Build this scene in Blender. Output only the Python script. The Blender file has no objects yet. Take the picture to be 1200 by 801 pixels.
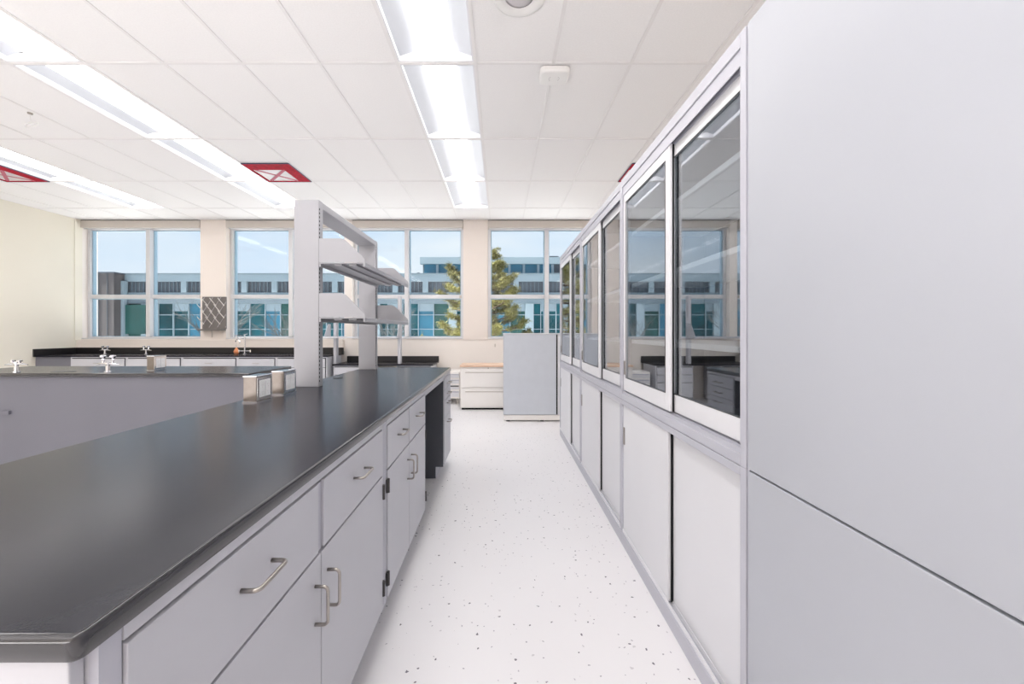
import bpy, bmesh, math, random
from mathutils import Vector, Matrix
random.seed(7)
PI = math.pi
scene = bpy.context.scene
COL = scene.collection

# ------------------------------------------------------------------ camera
CH = 1.266          # eye height
cam_d = bpy.data.cameras.new('camera'); cam = bpy.data.objects.new('camera', cam_d); COL.objects.link(cam)
cam.location = (0, 0, CH); cam.rotation_euler = (PI/2, 0, 0)
cam_d.sensor_width = 36; cam_d.lens = 464/1200*36
cam_d.shift_x = 13/1200; cam_d.shift_y = -12.5/1200
cam_d.clip_start = 0.02; cam_d.clip_end = 500
scene.camera = cam

# ------------------------------------------------------------------ exposure
scene.view_settings.view_transform = 'Standard'; scene.view_settings.look = 'None'
scene.view_settings.gamma = 1; scene.view_settings.use_curve_mapping = False
scene.view_settings.exposure = 1.64
LAMP = 3.5           # radiance of the ceiling-light diffusers
SKY = 0.42
SUN = 9.0
FILL = 75  # energy of the added ceiling fill lamp

# ------------------------------------------------------------------ sky
w = bpy.data.worlds.new('sky'); scene.world = w; w.use_nodes = True
nt = w.node_tree; nt.nodes.clear()
def N(nt, t, **k):
    n = nt.nodes.new(t)
    for a, b in k.items(): setattr(n, a, b)
    return n
out = N(nt, 'ShaderNodeOutputWorld'); bg = N(nt, 'ShaderNodeBackground')
tc = N(nt, 'ShaderNodeTexCoord'); sp = N(nt, 'ShaderNodeSeparateXYZ'); rp = N(nt, 'ShaderNodeValToRGB')
nt.links.new(tc.outputs['Generated'], sp.inputs[0]); nt.links.new(sp.outputs['Z'], rp.inputs[0])
e = rp.color_ramp.elements
e[0].position = 0.0; e[0].color = (.62, .70, .79, 1)
e[1].position = 1.0; e[1].color = (.18, .42, .82, 1)
m_ = rp.color_ramp.elements.new(.22); m_.color = (.49, .62, .77, 1)
mp = N(nt, 'ShaderNodeMapping'); mp.inputs['Scale'].default_value = (1, 1, 3.2)
nz = N(nt, 'ShaderNodeTexNoise'); nz.inputs['Scale'].default_value = 2.1; nz.inputs['Detail'].default_value = 6
cr = N(nt, 'ShaderNodeValToRGB'); cr.color_ramp.elements[0].position = .36; cr.color_ramp.elements[1].position = .68
mx = N(nt, 'ShaderNodeMixRGB'); mx.inputs['Color2'].default_value = (.70, .75, .79, 1)
nt.links.new(tc.outputs['Generated'], mp.inputs[0]); nt.links.new(mp.outputs[0], nz.inputs[0])
nt.links.new(nz.outputs[0], cr.inputs[0]); nt.links.new(cr.outputs[0], mx.inputs['Fac'])
nt.links.new(rp.outputs[0], mx.inputs['Color1']); nt.links.new(mx.outputs[0], bg.inputs[0])
bg.inputs[1].default_value = SKY; nt.links.new(bg.outputs[0], out.inputs[0])
sd = bpy.data.lights.new('sun', 'SUN'); sd.energy = SUN; sd.angle = math.radians(2); sd.color = (1, .95, .86)
so = bpy.data.objects.new('sun', sd); so.rotation_euler = Vector((.80, .10, -1.15)).to_track_quat('-Z', 'Y').to_euler(); so.location = (0, -20, 30); COL.objects.link(so)

# added fill lamp behind the viewer, aimed up to brighten the ceiling
fd = bpy.data.lights.new('ceiling_fill', 'AREA'); fd.shape = 'DISK'; fd.size = 3.0; fd.energy = FILL; fd.color = (1, .985, .97)
fo = bpy.data.objects.new('ceiling_fill', fd); fo.location = (-2.0, -2.0, .45); fo.rotation_euler = (math.radians(180), math.radians(-8), 0); COL.objects.link(fo)

# ------------------------------------------------------------------ materials
def mat(name, col, rough=.5, metal=0, var=.03, nscale=6, spec=.5, bump=0, bscale=60, coat=0, ior=1.5):
    m = bpy.data.materials.new(name); m.use_nodes = True; t = m.node_tree
    b = t.nodes['Principled BSDF']; b.inputs['IOR'].default_value = ior; b.inputs['Roughness'].default_value = rough; b.inputs['Metallic'].default_value = metal
    b.inputs['Specular IOR Level'].default_value = spec
    if coat: b.inputs['Coat Weight'].default_value = coat
    co = N(t, 'ShaderNodeTexCoord'); n = N(t, 'ShaderNodeTexNoise'); n.inputs['Scale'].default_value = nscale; n.inputs['Detail'].default_value = 3
    r = N(t, 'ShaderNodeValToRGB'); r.color_ramp.elements[0].position = .3; r.color_ramp.elements[1].position = .7
    r.color_ramp.elements[0].color = tuple(c*(1-var) for c in col)+(1,); r.color_ramp.elements[1].color = tuple(min(1, c*(1+var)) for c in col)+(1,)
    t.links.new(co.outputs['Object'], n.inputs[0]); t.links.new(n.outputs[0], r.inputs[0]); t.links.new(r.outputs[0], b.inputs['Base Color'])
    if bump:
        n2 = N(t, 'ShaderNodeTexNoise'); n2.inputs['Scale'].default_value = bscale; n2.inputs['Detail'].default_value = 4
        bp = N(t, 'ShaderNodeBump'); bp.inputs['Strength'].default_value = bump; bp.inputs['Distance'].default_value = .004
        t.links.new(co.outputs['Object'], n2.inputs[0]); t.links.new(n2.outputs[0], bp.inputs['Height']); t.links.new(bp.outputs[0], b.inputs['Normal'])
    return m
def emis(name, col, s):
    m = bpy.data.materials.new(name); m.use_nodes = True; t = m.node_tree; t.nodes.clear()
    o = N(t, 'ShaderNodeOutputMaterial'); em = N(t, 'ShaderNodeEmission'); em.inputs[0].default_value = col+(1,); em.inputs[1].default_value = s
    t.links.new(em.outputs[0], o.inputs[0]); return m
def glass(name, tint, f0, rough=0.0):
    m = bpy.data.materials.new(name); m.use_nodes = True; t = m.node_tree; t.nodes.clear()
    o = N(t, 'ShaderNodeOutputMaterial'); tr = N(t, 'ShaderNodeBsdfTransparent'); gl = N(t, 'ShaderNodeBsdfGlossy'); mi = N(t, 'ShaderNodeMixShader')
    tr.inputs[0].default_value = tint+(1,); gl.inputs['Roughness'].default_value = rough; gl.inputs[0].default_value = (.95, .97, 1, 1)
    g = N(t, 'ShaderNodeNewGeometry'); d = N(t, 'ShaderNodeVectorMath', operation='DOT_PRODUCT')
    ab = N(t, 'ShaderNodeMath', operation='ABSOLUTE'); su = N(t, 'ShaderNodeMath', operation='SUBTRACT'); su.inputs[0].default_value = 1
    pw = N(t, 'ShaderNodeMath', operation='POWER'); pw.inputs[1].default_value = 5
    ma = N(t, 'ShaderNodeMath', operation='MULTIPLY_ADD'); ma.inputs[1].default_value = 1-f0; ma.inputs[2].default_value = f0; ma.use_clamp = True
    L = t.links.new
    L(g.outputs['Normal'], d.inputs[0]); L(g.outputs['Incoming'], d.inputs[1]); L(d.outputs['Value'], ab.inputs[0]); L(ab.outputs[0], su.inputs[1])
    L(su.outputs[0], pw.inputs[0]); L(pw.outputs[0], ma.inputs[0]); L(ma.outputs[0], mi.inputs[0]); L(tr.outputs[0], mi.inputs[1]); L(gl.outputs[0], mi.inputs[2]); L(mi.outputs[0], o.inputs[0])
    return m

M = {}
M['paint'] = mat('lab_grey_paint', (.56, .56, .60), .42, var=.015, nscale=3)
M['shelving'] = mat('shelving_grey_paint', (.40, .40, .43), .42, var=.015, nscale=3)
M['panel'] = mat('tall_panel_paint', (.45, .465, .51), .38, var=.015, nscale=2)
M['door_white'] = mat('pale_door_paint', (.74, .74, .77), .42, var=.01, nscale=3)
M['frame'] = mat('silver_frame_paint', (.50, .50, .56), .38, var=.02)
M['wframe'] = mat('white_door_frame', (.78, .78, .81), .35, var=.01)
M['dark_gap'] = mat('dark_gap', (.012, .012, .014), .8, spec=.1)
M['shadowed'] = mat('shade_toned_panel', (.075, .08, .095), .5, var=.04)  # shade of the knee spaces put into the panel colour
M['benchgrey'] = mat('bench_back_grey', (.17, .17, .205), .45, var=.03, nscale=2)
M['resin'] = mat('black_epoxy_resin', (.015, .0152, .022), .22, var=.10, nscale=14, spec=.5, ior=1.2, bump=.02, bscale=300)
M['edge'] = mat('polished_resin_edge', (.028, .027, .032), .12, var=.1, spec=.8)
M['black'] = mat('black_splash', (.012, .011, .012), .35, var=.1)
M['steel'] = mat('brushed_steel', (.30, .27, .25), .28, 1, var=.06, nscale=30)
M['nickel'] = mat('satin_nickel', (.42, .39, .36), .3, 1, var=.05, nscale=40)
M['chrome'] = mat('chrome', (.75, .75, .78), .12, 1, var=.03)
M['hinge'] = mat('dark_hinge', (.08, .075, .075), .4, .6)
M['outlet'] = mat('white_outlet_plastic', (.85, .85, .86), .35, var=.01)
M['wall'] = mat('cream_wall_paint', (.87, .81, .76), .7, var=.012, nscale=1.5, bump=.04, bscale=200)
M['wall_left'] = mat('ivory_wall_paint', (.83, .785, .68), .7, var=.012, nscale=1.5, bump=.04, bscale=200)
M['column'] = mat('column_paint', (.82, .745, .69), .7, var=.012, nscale=1.5)
M['shade'] = mat('roller_shade_box', (.60, .55, .50), .5, var=.02)
M['winframe'] = mat('window_frame_metal', (.66, .66, .68), .35, .2, var=.02)
M['jamb'] = mat('blue_grey_frame_side', (.32, .45, .55), .35, .2, var=.02)
M['ceil'] = mat('ceiling_tile', (.88, .865, .865), .85, var=.02, nscale=90, bump=.25, bscale=120)
M['tee'] = mat('ceiling_grid_paint', (.82, .80, .80), .5, var=.01)
M['trofpan'] = mat('troffer_reflector', (.52, .54, .58), .4, var=.005)
M['diff'] = emis('light_diffuser', (1.0, .975, .955), LAMP)
M['red'] = mat('red_tape', (.40, .004, .022), .6, spec=.08, var=.3, nscale=25, bump=.3, bscale=40)
M['pinktape'] = mat('pink_tape', (.50, .12, .18), .6, var=.1, nscale=25)
M['film'] = mat('milky_plastic_film', (.62, .58, .60), .3, var=.08, nscale=9, bump=.4, bscale=10)
M['tapedark'] = mat('dark_blue_tape_edge', (.03, .03, .09), .5)
M['white'] = mat('white_plastic', (.84, .83, .82), .4, var=.01)
M['grille'] = mat('speaker_grille', (.58, .55, .57), .6, var=.08, nscale=200)
M['filewhite'] = mat('warm_white_enamel', (.90, .87, .84), .4, var=.01)
M['wood'] = mat('pale_maple_top', (.80, .56, .40), .45, var=.08, nscale=5)
M['fabric'] = mat('blue_grey_panel', (.62, .65, .71), .6, var=.02, nscale=8)
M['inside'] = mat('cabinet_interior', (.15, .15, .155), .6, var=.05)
M['shelfw'] = mat('white_shelf', (.78, .78, .78), .45, var=.01)
M['orange'] = mat('orange_rubber', (.80, .30, .12), .45, var=.1)
M['peg'] = mat('white_peg', (.85, .82, .78), .4)
M['pegboard'] = mat('grey_pegboard', (.17, .155, .15), .45, .2, var=.06)
M['glass'] = glass('cabinet_glass', (.84, .87, .89), .26)
M['wglass'] = glass('window_glass', (.96, .975, .98), .010)
M['bwall'] = mat('building_concrete', (.11, .15, .18), .7, var=.05, nscale=.6)
M['bpier'] = mat('building_pier', (.20, .26, .30), .6, var=.04, nscale=.6)
M['bbrown'] = mat('building_brown_panel', (.07, .062, .065), .7, var=.1, nscale=.5)
M['bslate'] = mat('slate_louver', (.05, .062, .08), .5, var=.15, nscale=1.2)
M['bblue'] = mat('blue_window_glass', (.03, .14, .22), .15, 0, var=.15, nscale=.5, spec=.4)
M['bteal'] = mat('teal_window_glass', (.006, .055, .07), .12, 0, var=.6, nscale=.35, spec=.35)
M['bgreen'] = mat('green_window_glass', (.02, .07, .065), .15, 0, var=.3, nscale=.5, spec=.35)
M['bounce_ground'] = mat('pale_bounce_ground', (.50, .51, .53), .9, var=.3, nscale=.5)  # unseen ground, made pale to bounce daylight onto the ceiling
M['bark'] = mat('pine_bark', (.10, .07, .05), .9, var=.3, nscale=8, bump=.5, bscale=20)
M['twig'] = mat('bare_twig_bark', (.07, .078, .08), .8, var=.25, nscale=3)
M['needle'] = mat('pine_needles', (.17, .16, .045), .7, var=.6, nscale=1.1)

def floor_mat():
    m = bpy.data.materials.new('speckled_white_vinyl'); m.use_nodes = True; t = m.node_tree; b = t.nodes['Principled BSDF']; L = t.links.new
    b.inputs['Roughness'].default_value = .33; b.inputs['Specular IOR Level'].default_value = .45
    co = N(t, 'ShaderNodeTexCoord'); prev = None
    base = (.76, .74, .745, 1)
    nz = N(t, 'ShaderNodeTexNoise'); nz.inputs['Scale'].default_value = 1.3; nz.inputs['Detail'].default_value = 4
    r0 = N(t, 'ShaderNodeValToRGB'); r0.color_ramp.elements[0].color = (.80, .785, .80, 1); r0.color_ramp.elements[1].color = (.86, .845, .855, 1)
    L(co.outputs['Object'], nz.inputs[0]); L(nz.outputs[0], r0.inputs[0]); prev = r0.outputs[0]
    nd = N(t, 'ShaderNodeTexNoise'); nd.inputs['Scale'].default_value = 55; nd.inputs['Detail'].default_value = 2
    sc = N(t, 'ShaderNodeVectorMath', operation='SCALE'); sc.inputs['Scale'].default_value = .018
    ad = N(t, 'ShaderNodeVectorMath', operation='ADD')
    L(co.outputs['Object'], nd.inputs[0]); L(nd.outputs['Color'], sc.inputs[0]); L(co.outputs['Object'], ad.inputs[0]); L(sc.outputs[0], ad.inputs[1])
    for scale, rad, keep, colr in ((19, .10, .6, (.16, .15, .18, 1)), (30, .11, .5, (.42, .40, .44, 1)), (11, .045, .6, (.12, .10, .12, 1)), (24, .13, .25, (.62, .60, .62, 1))):
        v = N(t, 'ShaderNodeTexVoronoi'); v.inputs['Scale'].default_value = scale; L(ad.outputs[0], v.inputs['Vector'])
        lt = N(t, 'ShaderNodeMath', operation='LESS_THAN'); lt.inputs[1].default_value = rad; L(v.outputs['Distance'], lt.inputs[0])
        s = N(t, 'ShaderNodeSeparateColor'); L(v.outputs['Color'], s.inputs[0])
        l2 = N(t, 'ShaderNodeMath', operation='LESS_THAN'); l2.inputs[1].default_value = keep; L(s.outputs[0], l2.inputs[0])
        mu = N(t, 'ShaderNodeMath', operation='MULTIPLY'); L(lt.outputs[0], mu.inputs[0]); L(l2.outputs[0], mu.inputs[1])
        mm = N(t, 'ShaderNodeMixRGB'); mm.inputs['Color2'].default_value = colr; L(mu.outputs[0], mm.inputs['Fac']); L(prev, mm.inputs['Color1']); prev = mm.outputs[0]
    L(prev, b.inputs['Base Color']); return m
M['floor'] = floor_mat()

# ------------------------------------------------------------------ mesh helpers
def bx(bm, x0, x1, y0, y1, z0, z1):
    if x0 > x1: x0, x1 = x1, x0
    if y0 > y1: y0, y1 = y1, y0
    if z0 > z1: z0, z1 = z1, z0
    v = [bm.verts.new(p) for p in ((x0,y0,z0),(x1,y0,z0),(x1,y1,z0),(x0,y1,z0),(x0,y0,z1),(x1,y0,z1),(x1,y1,z1),(x0,y1,z1))]
    for f in ((3,2,1,0),(4,5,6,7),(0,1,5,4),(1,2,6,5),(2,3,7,6),(3,0,4,7)): bm.faces.new([v[i] for i in f])
def prism(bm, pts, vec):
    a = [bm.verts.new(p) for p in pts]; b = [bm.verts.new(Vector(p)+Vector(vec)) for p in pts]; n = len(pts)
    bm.faces.new(a); bm.faces.new(b[::-1])
    for i in range(n): bm.faces.new((a[i], b[i], b[(i+1) % n], a[(i+1) % n]))
def sweep(bm, pts, r, n=8, cap=True):
    pts = [Vector(p) for p in pts]; rs = r if isinstance(r, (list, tuple)) else [r]*len(pts); rings = []
    up = None
    for i, p in enumerate(pts):
        if i == 0: d = pts[1]-p
        elif i == len(pts)-1: d = p-pts[i-1]
        else: d = (pts[i+1]-p).normalized()+(p-pts[i-1]).normalized()
        d.normalize()
        if up is None:
            up = Vector((0,0,1)) if abs(d.z) < .9 else Vector((1,0,0))
        a = d.cross(up)
        if a.length < 1e-4: a = d.orthogonal()
        a.normalize(); b = a.cross(d).normalized(); up = b
        rings.append([bm.verts.new(p+(a*math.cos(2*PI*k/n)+b*math.sin(2*PI*k/n))*rs[i]) for k in range(n)])
    for i in range(len(rings)-1):
        for k in range(n): bm.faces.new((rings[i][k], rings[i][(k+1) % n], rings[i+1][(k+1) % n], rings[i+1][k]))
    if cap: bm.faces.new(rings[0][::-1]); bm.faces.new(rings[-1])
def lathe(bm, prof, c=(0,0,0), n=20, axis='z', sx=1, sy=1):
    rings = []
    for r, h in prof:
        ring = []
        for k in range(n):
            a = 2*PI*k/n; p = (r*math.cos(a)*sx, r*math.sin(a)*sy, h)
            if axis == 'x': p = (p[2], p[0], p[1])
            if axis == 'y': p = (p[0], p[2], p[1])
            ring.append(bm.verts.new(Vector(p)+Vector(c)))
        rings.append(ring)
    for i in range(len(rings)-1):
        for k in range(n): bm.faces.new((rings[i][k], rings[i][(k+1) % n], rings[i+1][(k+1) % n], rings[i+1][k]))
    bm.faces.new(rings[0][::-1]); bm.faces.new(rings[-1])
def arc(c, r, a0, a1, n, plane):
    o = []
    for i in range(n+1):
        a = a0+(a1-a0)*i/n; u, v = r*math.cos(a), r*math.sin(a)
        o.append(tuple(Vector(c)+Vector({'xz': (u,0,v), 'yz': (0,u,v), 'xy': (u,v,0)}[plane])))
    return o
def obj(name, bm, m, parent=None, bevel=0, smooth=False, seg=2, loc=None):
    me = bpy.data.meshes.new(name)
    if isinstance(bm, bpy.types.Mesh): me = bm
    else:
        bmesh.ops.recalc_face_normals(bm, faces=bm.faces); bm.to_mesh(me); bm.free()
        if m is not None: me.materials.append(m if not isinstance(m, str) else M[m])
        if smooth:
            for p in me.polygons: p.use_smooth = True
    o = bpy.data.objects.new(name, me); COL.objects.link(o)
    if parent: o.parent = parent
    if loc: o.location = loc
    if bevel:
        b = o.modifiers.new('bevel', 'BEVEL'); b.width = bevel; b.segments = seg; b.limit_method = 'ANGLE'; b.angle_limit = math.radians(40)
    return o
def boxo(name, d, m, parent=None, bevel=0):
    bm = bmesh.new(); bx(bm, *d); return obj(name, bm, m, parent, bevel)
def thing(name, label, cat, loc=(0,0,0), rz=0, group=None):
    o = bpy.data.objects.new(name, None); COL.objects.link(o); o.empty_display_size = .1
    o.location = loc; o.rotation_euler = (0,0,rz); o['label'] = label; o['category'] = cat
    if group: o['group'] = group
    return o
def tag(o, label, cat, group=None):
    o['label'] = label; o['category'] = cat
    if group: o['group'] = group
    return o
def rebase(t, p):
    for c in bpy.data.objects:
        if c.parent == t: c.location = Vector(c.location)-Vector(p)
    t.location = p
def struct(o): o['kind'] = 'structure'; return o
def children(o): return [c for c in bpy.data.objects if c.parent == o]
def copy_tree(o, loc=None, label=None, rz=None, parent=None, kids=None):
    if kids is None:
        kids = {}
        for c in bpy.data.objects:
            if c.parent: kids.setdefault(c.parent.name, []).append(c)
    c = o.copy(); COL.objects.link(c)
    if parent: c.parent = parent
    if loc is not None: c.location = loc
    if rz is not None: c.rotation_euler = (0,0,rz)
    if label: c['label'] = label
    for ch in kids.get(o.name, []): copy_tree(ch, parent=c, kids=kids)
    return c

# ================================================================== ROOM SHELL
WX0, WX1 = -7.93, 2.85          # left / right wall faces
WY0, WY1 = -4.2, 7.49           # rear / window wall faces
HT = CH+2.10                    # ceiling height 3.366
struct(boxo('floor', (WX0-.2, WX1+.2, WY0-.2, WY1+.3, -.12, 0), 'floor'))
struct(boxo('wall_left', (WX0-.2, WX0, WY0, WY1-.0, 0, HT+.25), 'wall_left'))
struct(boxo('wall_right', (WX1, WX1+.2, WY0, WY1, 0, HT+.25), 'wall'))
struct(boxo('wall_rear', (WX0-.2, WX1+.2, WY0-.2, WY0, 0, HT+.25), 'wall'))
SILL = 1.125; GZ0, GZ1 = 1.135, 3.205
wins = [(-7.93, -5.674), (-5.19, -2.954), (-2.809, -.71), (-.25, 1.98)]
mulX = [-6.73, -4.01, -1.80, .875]
WT = .30
bm = bmesh.new()
bx(bm, WX0-.2, WX1+.2, WY1, WY1+WT, 0, SILL)
bx(bm, WX0-.2, WX1+.2, WY1+.105, WY1+WT, 3.27, HT+.25)
bx(bm, -2.954, -2.809, WY1, WY1+WT, SILL, HT); bx(bm, 1.98, WX1+.2, WY1, WY1+WT, SILL, HT)
bx(bm, WX0-.2, WX0, WY1, WY1+WT, SILL, 3.27)
wb = struct(obj('wall_back', bm, 'wall'))
for a, b in ((-5.674, -5.19), (-.71, -.25)):
    c = boxo('column', (a, b, WY1-.015, WY1+WT, SILL-.02, HT), 'column', wb)
# pipe-chase ledge under the two left windows
struct(boxo('trim_1', (WX0, -2.96, WY1-.10, WY1, .90, 1.105), 'column'))
struct(boxo('trim_2', (WX0, WX0+.012, WY1-.13, WY1, 1.105, HT), 'wall_left'))
# flat roof slab over the plenum
struct(boxo('roof', (WX0-.3, WX1+.3, WY0-.3, WY1+WT+.1, HT+.25, HT+.5), 'bwall'))
for nm, d in (('baseboard_left', (WX0, WX0+.012, WY0, 6.65, 0, .1)), ('baseboard_right', (WX1-.012, WX1, WY0, WY1, 0, .1)), ('baseboard_back', (-.6, WX1, WY1-.012, WY1, 0, .1))):
    struct(boxo(nm, d, 'shade'))

# windows
YG = WY1+.155
for i, ((a, b), mx_) in enumerate(zip(wins, mulX)):
    fr = bmesh.new(); f = .055
    bx(fr, a, a+f, YG-.05, YG+.05, SILL, 3.27); bx(fr, b-f, b, YG-.05, YG+.05, SILL, 3.27)
    bx(fr, a+f, b-f, YG-.05, YG+.05, SILL, GZ0+.03); bx(fr, a+f, b-f, YG-.05, YG+.05, GZ1, 3.27)
    wn = struct(obj('window_%d' % (i+1), fr, 'winframe', bevel=.004))
    ml = boxo('mullion', (mx_-.038, mx_+.038, YG-.10, YG+.05, GZ0+.03, GZ1), 'winframe', wn, .004)
    for (p, q) in ((a+f, mx_-.038), (mx_+.038, b-f)):
        boxo('transom', (p, q, YG-.06, YG+.05, 1.895, 1.965), 'winframe', wn, .004)
        for (z0, z1) in ((GZ0+.03, 1.895), (1.965, GZ1)):
            boxo('pane', (p, q, YG-.003, YG+.003, z0, z1), 'wglass', wn)
            g = bmesh.new(); s = .016                         # dark gasket round each pane
            bx(g, p, p+s, YG-.012, YG+.052, z0, z1); bx(g, q-s, q, YG-.012, YG+.052, z0, z1)
            bx(g, p+s, q-s, YG-.012, YG+.012, z0, z0+s*.6); bx(g, p+s, q-s, YG-.012, YG+.012, z1-s, z1)
            obj('gasket', g, 'jamb', wn)
    lt = boxo('latch', (b-f-.03, b-f+.01, YG-.075, YG-.05, 1.90, 1.955), 'nickel', wn)
    boxo('window_sill', (a, b, WY1-.02, YG-.05, SILL, SILL+.016), 'winframe', wn, .003)
    sb = bmesh.new(); bx(sb, a+.005, b-.005, WY1-.035, YG-.06, 3.222, HT-.012)
    sh = tag(obj('roller_shade', sb, 'shade', bevel=.006),
        ['beige roller shade housing over the leftmost window', 'beige roller shade housing over the second window from the left',
         'beige roller shade housing over the wide window behind the bench shelving', 'beige roller shade housing over the window above the grey partition'][i], 'window shade')
    boxo('shadow_gap', (a+.005, b-.005, WY1-.03, WY1+.02, HT-.012, HT-.004), 'dark_gap', sh)
    boxo('hem_bar', (a+.03, b-.03, WY1+.01, WY1+.03, 3.205, 3.222), 'winframe', sh)

# ceiling: grid of 2 x 4 tiles, each tile a piece
CX0, CY0 = .41, 3.10
cols = [CX0+.61*k for k in range(-14, 5)]; rows = [CY0+1.22*k for k in range(-6, 4)]
xl = [WX0]+[c for c in cols if WX0+.05 < c < WX1-.05]+[WX1]
yl = [WY0]+[r for r in rows if WY0+.05 < r < WY1-.05]+[WY1]
lightcols = [-6.30, -3.25-.61, -.81, 2.24]            # left edges of columns with lights; the last row is unseen, added for brightness
lights = []
ceil = bmesh.new(); bx(ceil, WX0, WX1, WY0, WY1, HT+.14, HT+.2)
ceil = struct(obj('ceiling', ceil, 'ceil'))
vents = [(-3.25, -2.64, 4.93, 5.54), (-6.91, -6.30, 4.93, 5.54), (1.63, 2.24, 4.93, 5.54)]
tcache = {}
for i in range(len(xl)-1):
    for j in range(len(yl)-1):
        x0, x1, y0, y1 = xl[i], xl[i+1], yl[j], yl[j+1]
        if any(abs(x0-lc) < .05 for lc in lightcols) and y1 < 6.9 and y0 > -1.9:
            lights.append((x0, x1, y0, y1)); continue
        for v in vents:
            if abs(x0-v[0]) < .05 and y0 < v[2] < y1: y1 = v[2]
        dx, dy = x1-x0-.02, y1-y0-.02
        key = (round(dx, 3), round(dy, 3))
        if key not in tcache:
            b_ = bmesh.new(); bx(b_, -dx/2, dx/2, -dy/2, dy/2, 0, .016)
            o = obj('ceiling_tile', b_, 'ceil', ceil, loc=((x0+x1)/2, (y0+y1)/2, HT)); tcache[key] = o.data
        else: obj('ceiling_tile', tcache[key], None, ceil, loc=((x0+x1)/2, (y0+y1)/2, HT))
for x in xl[1:-1]: boxo('grid_tee', (x-.012, x+.012, WY0, WY1, HT-.006, HT+.002), 'tee', ceil)
for y in yl[1:-1]:
    b_ = bmesh.new()
    for i in range(len(xl)-1): bx(b_, xl[i]+.012, xl[i+1]-.012, y-.012, y+.012, HT-.006, HT+.002)
    obj('grid_tee', b_, 'tee', ceil)
bm = bmesh.new(); bx(bm, WX0, WX0+.022, WY0, WY1, HT-.004, HT); bx(bm, WX1-.022, WX1, WY0, WY1, HT-.004, HT); obj('wall_angle', bm, 'tee', ceil)

# ceiling lights
def make_light(loc, label):
    t = thing('ceiling_light', label, 'ceiling light', loc, group='recessed ceiling lights')
    a, b, d = .293, .598, .055
    f = bmesh.new()
    bx(f, -a, -a+.012, -b, b, -.002, d); bx(f, a-.012, a, -b, b, -.002, d)
    bx(f, -a+.012, a-.012, -b, -b+.014, -.002, d); bx(f, -a+.012, a-.012, b-.014, b, -.002, d)
    obj('light_frame', f, 'wframe', t)
    p = bmesh.new()                    # curved reflector pan on both sides of the basket
    n = 8
    for s in (-1, 1):
        prof = [(s*(a-.012-(a-.012-.125)*k/n), d-.02-.0*k+.035*math.sin(PI/2*k/n)) for k in range(n+1)]
        for k in range(n):
            (u0, h0), (u1, h1) = prof[k], prof[k+1]
            prism(p, [(u0, -b+.014, h0), (u1, -b+.014, h1), (u1, -b+.014, h1+.01), (u0, -b+.014, h0+.01)], (0, 2*b-.028, 0))
    obj('reflector', p, 'trofpan', t)
    q = bmesh.new()                    # bowed centre diffuser
    n = 10; pts = [(.125*math.cos(PI*k/n), d+.005-.04*math.sin(PI*k/n)) for k in range(n+1)]
    pp = [(u, -b+.014, h) for u, h in pts]
    prism(q, pp+[(-.125, -b+.014, d+.03), (.125, -b+.014, d+.03)], (0, 2*b-.028, 0))
    obj('diffuser', q, 'diff', t, smooth=False)
    return t
rown = {0: 'far left row', 1: 'second row from the left', 2: 'the row over the aisle', 3: 'the unseen row added behind the glass cabinets'}
pos = ['behind the viewer', 'just above and behind the viewer', 'directly overhead', 'nearest panel in view', 'second panel from the front', 'third panel from the front', 'farthest panel, by the windows']
L0 = None
for (x0, x1, y0, y1) in lights:
    r = min(range(4), key=lambda k: abs(x0-lightcols[k])); k = round((y0-CY0)/1.22)
    pn = {2: 'panel next to the windows', 1: 'second panel from the windows', 0: 'third panel from the windows', -1: 'fourth panel from the windows', -2: 'fifth panel from the windows'}.get(k, '%s panel counted from the windows' % ('sixth', 'seventh', 'eighth', 'ninth')[(-3-k) % 4])
    lab = 'recessed light, %s, %s' % (pn, rown[r])
    loc = ((x0+x1)/2, (y0+y1)/2, HT)
    if L0 is None: L0 = make_light(loc, lab)
    else: copy_tree(L0, loc, lab)

# taped-over ceiling vents
def make_vent(v, label):
    x0, x1, y0, y1 = v; t = thing('ceiling_vent', label, 'air vent', ((x0+x1)/2, (y0+y1)/2, HT), group='air vents sealed with red tape')
    h = .295; z = -.006
    f = bmesh.new(); bx(f, -h, h, -h, h, -.004, .05); obj('vent_box', f, 'white', t)
    boxo('plastic_film', (-h+.05, h-.05, -h+.05, h-.05, -.009, -.004), 'film', t)
    boxo('red_tape', (-h, h, -h, -h+.185, -.014, -.004), 'red', t)
    boxo('red_tape', (h-.155, h, -h+.185, h, -.014, -.004), 'red', t)
    boxo('red_tape', (-h, -h+.02, -h+.185, h, -.014, -.004), 'red', t)
    boxo('red_tape', (-h+.02, h-.155, h-.014, h, -.014, -.004), 'red', t)
    e_ = bmesh.new(); q = h+.006
    bx(e_, -q, q, -q, -h, -.016, -.003); bx(e_, -q, q, h, q, -.016, -.003); bx(e_, -q, -h, -h, h, -.016, -.003); bx(e_, h, q, -h, h, -.016, -.003)
    obj('dark_edge', e_, 'tapedark', t)
    for s in (1, -1):
        c = bmesh.new(); a = Vector((-.24, -.10, -.011)); b = Vector((.13, .27, -.011)); 
        if s < 0: a, b = Vector((-.24, .26, -.0135)), Vector((.13, -.10, -.0135))
        d = (b-a).normalized(); nn = Vector((-d.y, d.x, 0))*.02
        prism(c, [a-nn, b-nn, b+nn, a+nn], (0, 0, .002)); obj('cross_tape', c, 'pinktape', t)
make_vent(vents[0], 'ceiling vent covered with plastic and red tape, left of the bench shelving')
make_vent(vents[1], 'ceiling vent covered with red tape at the far left picture edge')
make_vent(vents[2], 'red-taped ceiling vent half hidden above the glass cabinets')

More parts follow.
